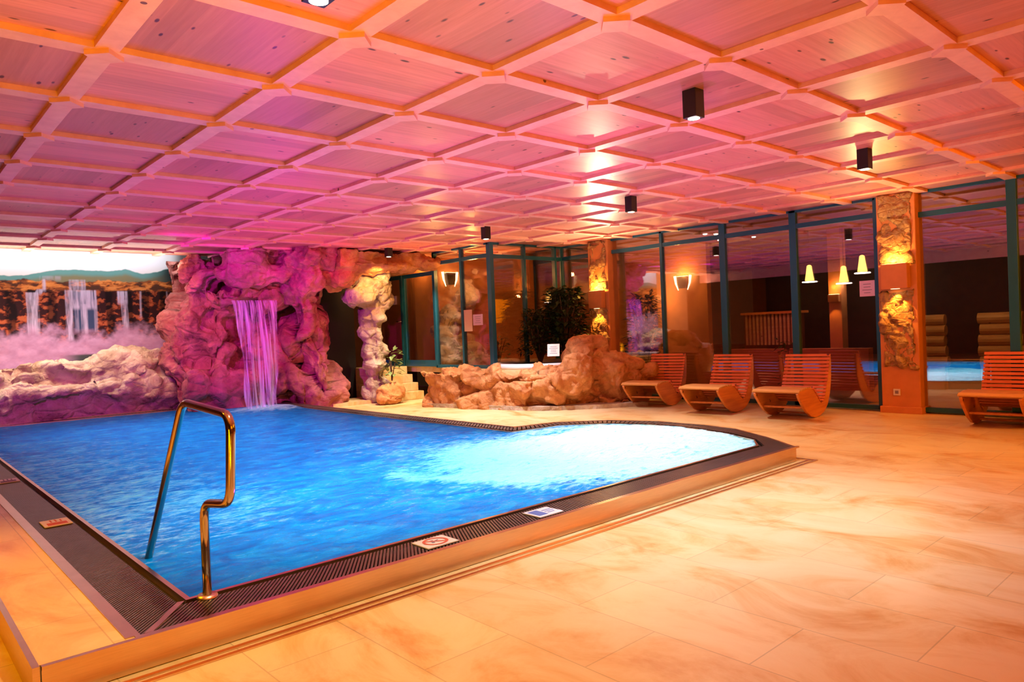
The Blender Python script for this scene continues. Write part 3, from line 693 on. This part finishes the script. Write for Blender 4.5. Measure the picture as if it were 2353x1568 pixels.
# ------------------------------------------------------------------ ceiling lamps
def downlight(x, y, label):
    s = empty('ceiling_lamp', (x, y, CEIL))
    MB().box(-.055, .055, -.055, .055, -.20, 0).build('housing', M['black'], s, bevel=.003)
    MB().lathe([(0, -.203), (.042, -.203), (.042, -.199), (.0, -.199)], (0, 0, 0), 18).build('lens', M['glow'], s)
    tag(s, label, 'ceiling lamp', 'black square ceiling lamps'); return s
for x, y, lb in [(4.49, 2.93, 'largest black square ceiling lamp, nearest of the five'), (7.52, 2.95, 'black ceiling lamp right of the others, toward the stone column'),
                 (7.45, 5.85, 'middle black ceiling lamp above the bubble bay side'), (7.42, 8.74, 'second farthest black ceiling lamp, before the whirlpool'),
                 (7.36, 11.50, 'farthest black ceiling lamp in front of the rock header')]:
    downlight(x, y, lb)
downlight(1.53, 2.86, 'ceiling lamp cut off by the top edge of the picture')
for x, y, W, c in [(4.49, 2.93, 560, (.66, .82, 1)), (7.52, 2.95, 120, (1, .80, .34)), (7.45, 5.85, 330, (1, .97, .90)), (7.42, 8.74, 660, (.84, .86, 1)), (7.36, 11.5, 480, (1, .84, .62)), (1.53, 2.86, 200, (1, .86, .46))]:
    lamp('SPOT', 'downlight_beam', (x, y, CEIL-.22), c, W, (x, y, 0), 104, 1, .04)
lamp('SPOT', 'pillar_spot', (7.2, 11.7, 2.6), (1, .58, .18), 120, (7.8, 12.7, 2.2), 70, .8, .04)

# ------------------------------------------------------------------ loungers
LS = 1.17
top = [(0, .37), (.03, .40), (.20, .415), (.40, .41), (.47, .385), (.56, .31), (.66, .215), (.73, .175), (.79, .20), (.86, .31), (.93, .46), (1.0, .63), (1.06, .80)]
bot = [(1.10, .80), (1.10, .62), (1.08, .45), (1.03, .28), (.94, .13), (.82, .045), (.68, .008), (.52, .0), (.38, .03), (.24, .11), (.12, .22), (.03, .32)]
def lounger():
    s = empty('lounger'); poly = top+bot
    for y in (-.29, .255): MB().prism(poly, y, y+.035, axis='y').build('side_panel', M['side'], s, bevel=.006)
    def slat(mb, p, q, w_=.045, th=.018, y0=-.30, y1=.30):
        dd = Vector((q[0]-p[0], 0, q[1]-p[1])).normalized(); nn = Vector((-dd.z, 0, dd.x))
        c = Vector((p[0], 0, p[1])); P = []
        for h in (0, th):
            for a, y in ((0, y0), (w_, y0), (w_, y1), (0, y1)): P.append(c+dd*a+nn*h+Vector((0, y, 0)))
        mb.hexa(P)
    def along(pl, gap, w_):
        out = []; pos = 0; d0 = [0]
        for a, b in zip(pl[:-1], pl[1:]): d0.append(d0[-1]+math.dist(a, b))
        while pos+w_ <= d0[-1]+.01:
            i = max(k_ for k_ in range(len(d0)-1) if d0[k_] <= pos); t = (pos-d0[i])/(d0[i+1]-d0[i])
            p = tuple(pl[i][k_]*(1-t)+pl[i+1][k_]*t for k_ in (0, 1)); q = (p[0]+pl[i+1][0]-pl[i][0], p[1]+pl[i+1][1]-pl[i][1])
            out.append((p, q)); pos += w_+gap
        return out
    mb = MB()
    for p, q in along([(.0, .385), (.03, .402), (.20, .417), (.42, .412)], .004, .052): slat(mb, p, q, .052)
    mb.build('footrest', M['bench'], s)
    mb = MB()
    for p, q in along([(.45, .40), (.56, .315), (.66, .22), (.73, .18)], .016, .036): slat(mb, p, q, .036)
    mb.build('seat', M['slat'], s)
    mb = MB()
    for p, q in along([(.76, .19), (.82, .235), (.86, .31), (.93, .46), (1.0, .63), (1.065, .83)], .017, .036): slat(mb, p, q, .036)
    mb.build('backrest', M['slat'], s)
    MB().box(.22, .31, -.26, .26, .155, .18).build('crossbar', M['side'], s)
    MB().box(.62, .70, -.26, .26, .03, .05).build('crossbar', M['side'], s)
    return s
lp = lounger(); lp.scale = (LS, 1.06, 1.0)
for i, (x, y, a, lb) in enumerate([(9.0, 4.78, .10, 'slatted wooden lounger, nearest the stone column of the three in a row'),
        (9.02, 5.98, .12, 'slatted wooden lounger, middle of the three in a row'),
        (9.30, 7.28, .22, 'slatted wooden lounger beside the whirlpool rocks, leftmost of the four'),
        (9.40, 2.42, .03, 'slatted wooden lounger cut off by the right edge of the picture')]):
    o = lp if i == 0 else copy_tree(lp)
    o.location = (x, y, 0.002); o.rotation_euler = (0, 0, a); tag(o, lb, 'lounger', 'wooden loungers by the windows')

# ------------------------------------------------------------------ plants
def plant(name, x, y, z, h, spread, n, mat, label, ls=.10, cat='plant', seed=1):
    r2 = random.Random(seed); s = empty(name, (x, y, z)); mb = MB(); sm = MB()
    for q in range(max(3, n//14)):
        a = r2.uniform(0, 2*PI); rr = spread*r2.uniform(.2, .8); hh = h*r2.uniform(.6, 1)
        sm.tube([(0, 0, 0), (rr*.4*math.cos(a), rr*.4*math.sin(a), hh*.5), (rr*math.cos(a), rr*math.sin(a), hh)], [.012, .009, .004], 6)
    for q in range(n):
        a = r2.uniform(0, 2*PI); zz = h*r2.uniform(.15, 1)**.8; rr = spread*math.sqrt(r2.random())*(1.1-.5*(zz/h))
        c = Vector((rr*math.cos(a), rr*math.sin(a), zz)); dr = Vector((math.cos(a+r2.uniform(-1, 1)), math.sin(a+r2.uniform(-1, 1)), r2.uniform(-.5, .7))).normalized()
        sd_ = dr.cross(Vector((0, 0, 1))).normalized()*ls*.28*r2.uniform(.7, 1.3); l_ = ls*r2.uniform(.7, 1.4); dn = Vector((0, 0, -l_*.15))
        b = len(mb.v); mb.v += [tuple(c), tuple(c+dr*l_*.5+sd_), tuple(c+dr*l_+dn), tuple(c+dr*l_*.5-sd_)]; mb.f.append((b, b+1, b+2, b+3)); mb.mi.append(0)
    mb.build('foliage', mat, s); sm.build('stems', M['stem'], s)
    return tag(s, label, cat)
plant('leafy_shrub', 9.75, 10.0, .66, 1.08, .45, 1300, M['leaf'], 'dark rounded shrub behind the whirlpool, left of the taller one', .10, seed=2)
plant('tall_houseplant', 10.12, 9.65, .66, 1.50, .46, 1000, M['leaf'], 'tall dark leafy plant against the window left of the column', .15, seed=3)
plant('small_fern', 7.86, 12.36, .45, .62, .20, 70, M['leaf_light'], 'small green plant growing beside the rock pillar', .13, seed=4)
plant('low_plant', 9.2, 10.6, 0.68, .55, .25, 110, M['leaf_light'], 'small green plant behind the glazing below the pink sheet', .09, seed=5)

# ------------------------------------------------------------------ beyond the glass
struct(MB().box(8.9, 20, 10.4, 14, .55, .66).build('floor_vestibule', M['floor']), 'vestibule floor behind the glazing', 'floor')
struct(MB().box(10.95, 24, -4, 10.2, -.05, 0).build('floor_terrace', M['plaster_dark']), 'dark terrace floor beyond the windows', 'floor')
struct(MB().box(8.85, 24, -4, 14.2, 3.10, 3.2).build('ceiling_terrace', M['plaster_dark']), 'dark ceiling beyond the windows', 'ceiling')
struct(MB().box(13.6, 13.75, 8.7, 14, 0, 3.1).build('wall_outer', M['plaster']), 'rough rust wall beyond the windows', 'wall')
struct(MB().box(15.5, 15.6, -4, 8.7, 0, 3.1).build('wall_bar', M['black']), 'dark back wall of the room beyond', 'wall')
lamp('POINT', 'outer_sconce_light', (13.35, 9.25, 2.45), (1, .45, .10), 22, r=.06)
lamp('POINT', 'outer_glow_light', (13.2, 9.75, 1.95), (1, .50, .14), 16, r=.08)
lamp('POINT', 'vestibule_light', (9.3, 11.4, 2.6), (1, .48, .12), 45, r=.06)
lamp('SPOT', 'steps_fill', (8.40, 11.3, 2.95), (1, .86, .60), 330, (8.3, 12.7, .3), 60, .8, .05)  # added spot without a fixture, brightens the shaded steps
def horn_sconce(x, y, z, rz, label):
    s = empty('horned_wall_light', (x, y, z), rz)
    MB().prism([(-.09, -.16), (.09, -.16), (.13, .10), (-.13, .10)], 0, .10, axis='y').build('cup', M['black'], s)
    for q in (-1, 1): MB().tube([(q*.12, .05, -.20), (q*.18, .05, -.05), (q*.20, .05, .12)], [.008, .02, .03], 8).build('horn', M['glow_hot'], s, True)
    MB().box(-.12, .12, .01, .09, .102, .11).build('glow', M['glow_hot'], s)
    return tag(s, label, 'wall light')
horn_sconce(13.55, 9.25, 2.30, PI/2, 'horn-shaped glowing wall light on the brown wall beyond the middle window')
struct(MB().box(9.35, 12.4, 12.85, 13.0, .66, 3.1).build('wall_vestibule', M['plaster']), 'rust wall inside the vestibule', 'wall')
struct(MB().box(9.35, 9.45, 13.0, 15.2, .66, 3.1).build('wall_hallway', M['plaster']), 'brown plaster wall behind the glass door', 'wall')
lamp('POINT', 'hallway_fill', (9.1, 13.25, 2.8), (1, .5, .14), 10, r=.05)  # unseen lamp added to brighten the wall behind the glass door
horn_sconce(9.76, 12.84, 2.60, PI, 'horn-shaped glowing wall light behind the glazing above the cream card')
vr = rock('vestibule_rocks', [S3(9.3, 12.3, .85, .35, .35, .3), S3(9.5, 12.2, 1.15, .3, .3, .25), S3(9.3, 12.5, 1.4, .28, .25, .22), S3(9.7, 12.0, .8, .3, .35, .28), S3(9.6, 12.6, 1.75, .3, .25, .3), S3(9.35, 11.3, .75, .3, .4, .2), S3(9.9, 12.4, 2.1, .3, .25, .35), S3(9.4, 11.8, .9, .25, .3, .25)], M['rock_tan'], .05, .1, 2.2, 21)
tag(vr, 'heap of pale rocks behind the glazing of the vestibule', 'rock')
# stone column, bar front and lamps of the room beyond
oc = empty('stone_column', (14.0, 6.13, 0)); oc['kind'] = 'structure'; oc['label'] = 'distant stone column with a wall light seen through the window'; oc['category'] = 'column'
MB().box(0, .25, -.12, .12, 0, 3.1).build('plaster_core', M['plaster'], oc)
s = empty('wall_sconce', (14.0, 6.13, 1.66)); MB().box(-.09, 0, -.1, .1, 0, .14).build('shade', M['plaster'], s); MB().box(-.07, -.01, -.09, .09, .14, .147).build('upper_glow', M['glow_hot'], s)
tag(s, 'small wall light on the distant stone column', 'wall light')
lamp('POINT', 'outer_column_light', (13.9, 6.13, 1.95), AMBER, 5, r=.04); lamp('SPOT', 'outer_column_light', (13.88, 6.13, 1.63), AMBER, 8, (13.95, 6.13, .6), 80, .4, .03)
def pendant(x, y, z, label):
    s = empty('pendant_lamp', (x, y, z))
    MB().lathe([(.02, .34), (.045, .32), (.06, .2), (.085, .04), (.085, .03), (.0, .03)], seg=16).build('lamp_shade', M['glow_amber'], s, True)
    MB().lathe([(.0, .01), (.14, .012), (.14, -.005), (0, -.005)], seg=20).build('disc', M['glow_small'], s)
    MB().tube([(0, 0, .34), (0, 0, 3.1-z)], .004, 6).build('cord', M['black'], s)
    return tag(s, label, 'pendant lamp', 'glowing pendant lamps beyond the window')
pendant(14.0, 6.62, 2.08, 'leftmost of three glowing pendant lamps beyond the window')
pendant(14.0, 5.95, 2.00, 'lowest glowing pendant lamp, in front of the distant column')
pendant(14.0, 5.60, 2.17, 'rightmost and highest of three glowing pendant lamps')
br_ = empty('slatted_bar', (14.0, 7.5, 0))
mb = MB()
for q in range(13): y = -.5+q*.085; mb.box(-.02, .03, y-.022, y+.022, .84, 1.48)
mb.build('slatted_front', M['log'], br_)
MB().box(.03, .4, -.55, .6, 0, 1.48).build('body', M['darkwood'], br_)
MB().box(-.08, .5, -.6, .62, 1.48, 1.53).build('counter_top', M['side'], br_)
tag(br_, 'bar counter with upright slats beyond the window', 'bar counter')
lw = MB().box(13.4, 13.6, 5.3, 8.1, .0, .78).build('low_wall', M['plaster']); tag(lw, 'low wall running below the slatted bar beyond the window', 'low wall')
lamp('SPOT', 'low_wall_light', (12.4, 6.6, 2.4), (1, .1, .35), 50, (13.4, 6.7, .6), 90, .9, .05)
lamp('SPOT', 'bar_light', (12.9, 7.6, 2.5), AMBER, 14, (14, 7.5, 1.2), 60, .9, .05)
for i, (x, y) in enumerate([(12.52, 7.77), (12.30, 7.87), (13.0, 9.1), (13.5, 8.3), (15.0, 8.85), (16.0, 8.9), (15.9, 8.2)]):
    if x > 13.55 and y > 8.6: x, y = x*.86, y*.86
    s = empty('recessed_spotlight', (x, y, 3.10)); spots_lab = ['left one of the close pair of tiny spotlights near the whirlpool end', 'right one of the close pair of tiny spotlights near the whirlpool end', 'tiny ceiling spotlight above the horn-shaped wall light', 'tiny ceiling spotlight just right of the horn-shaped wall light', 'tiny ceiling spotlight left of the slatted bar', 'tiny ceiling spotlight over the left end of the slatted bar', 'tiny ceiling spotlight over the middle of the slatted bar']; MB().lathe([(0, -.02), (.035, -.02), (.045, 0)], seg=14).build('lens', M['glow_small'], s); MB().lathe([(.045, -.004), (.06, -.002), (.06, 0)], seg=14).build('ring', M['black'], s)
    tag(s, spots_lab[i], 'spotlight', 'tiny spotlights beyond the windows')
# log stacks at the far right
def logs(y0, y1, n, label):
    s = empty('log_stack', (14.2, (y0+y1)/2, .4)); L = y1-y0
    for q in range(n):
        r2 = .095; MB().tube([(0, -L/2-rnd.random()*.05, .1+q*.185), (0, L/2+rnd.random()*.05, .1+q*.185)], [r2, r2], 14).build('log', M['log'], s)
    MB().box(-.08, .08, -L/2, L/2, -.4, .02).build('foot', M['plaster'], s)
    return tag(s, label, 'log stack')
logs(4.30, 4.66, 5, 'stack of round logs beyond the right window, beside the column')
logs(3.15, 3.75, 5, 'stack of round logs beyond the right window, farther right')
lamp('SPOT', 'log_light', (13.0, 4.0, 2.6), (1, .5, .16), 36, (14.2, 3.9, .9), 70, .9, .05)
plant('tree_sapling', 12.4, 9.5, 0, 2.0, .42, 700, M['leaf'], 'dark leafy sapling outside the window just right of the column', .15, seed=12)
plant('yard_plant', 12.0, 6.15, 0, 1.0, .22, 60, M['leaf_light'], 'thin arching plant just beyond the window', .12, seed=9)
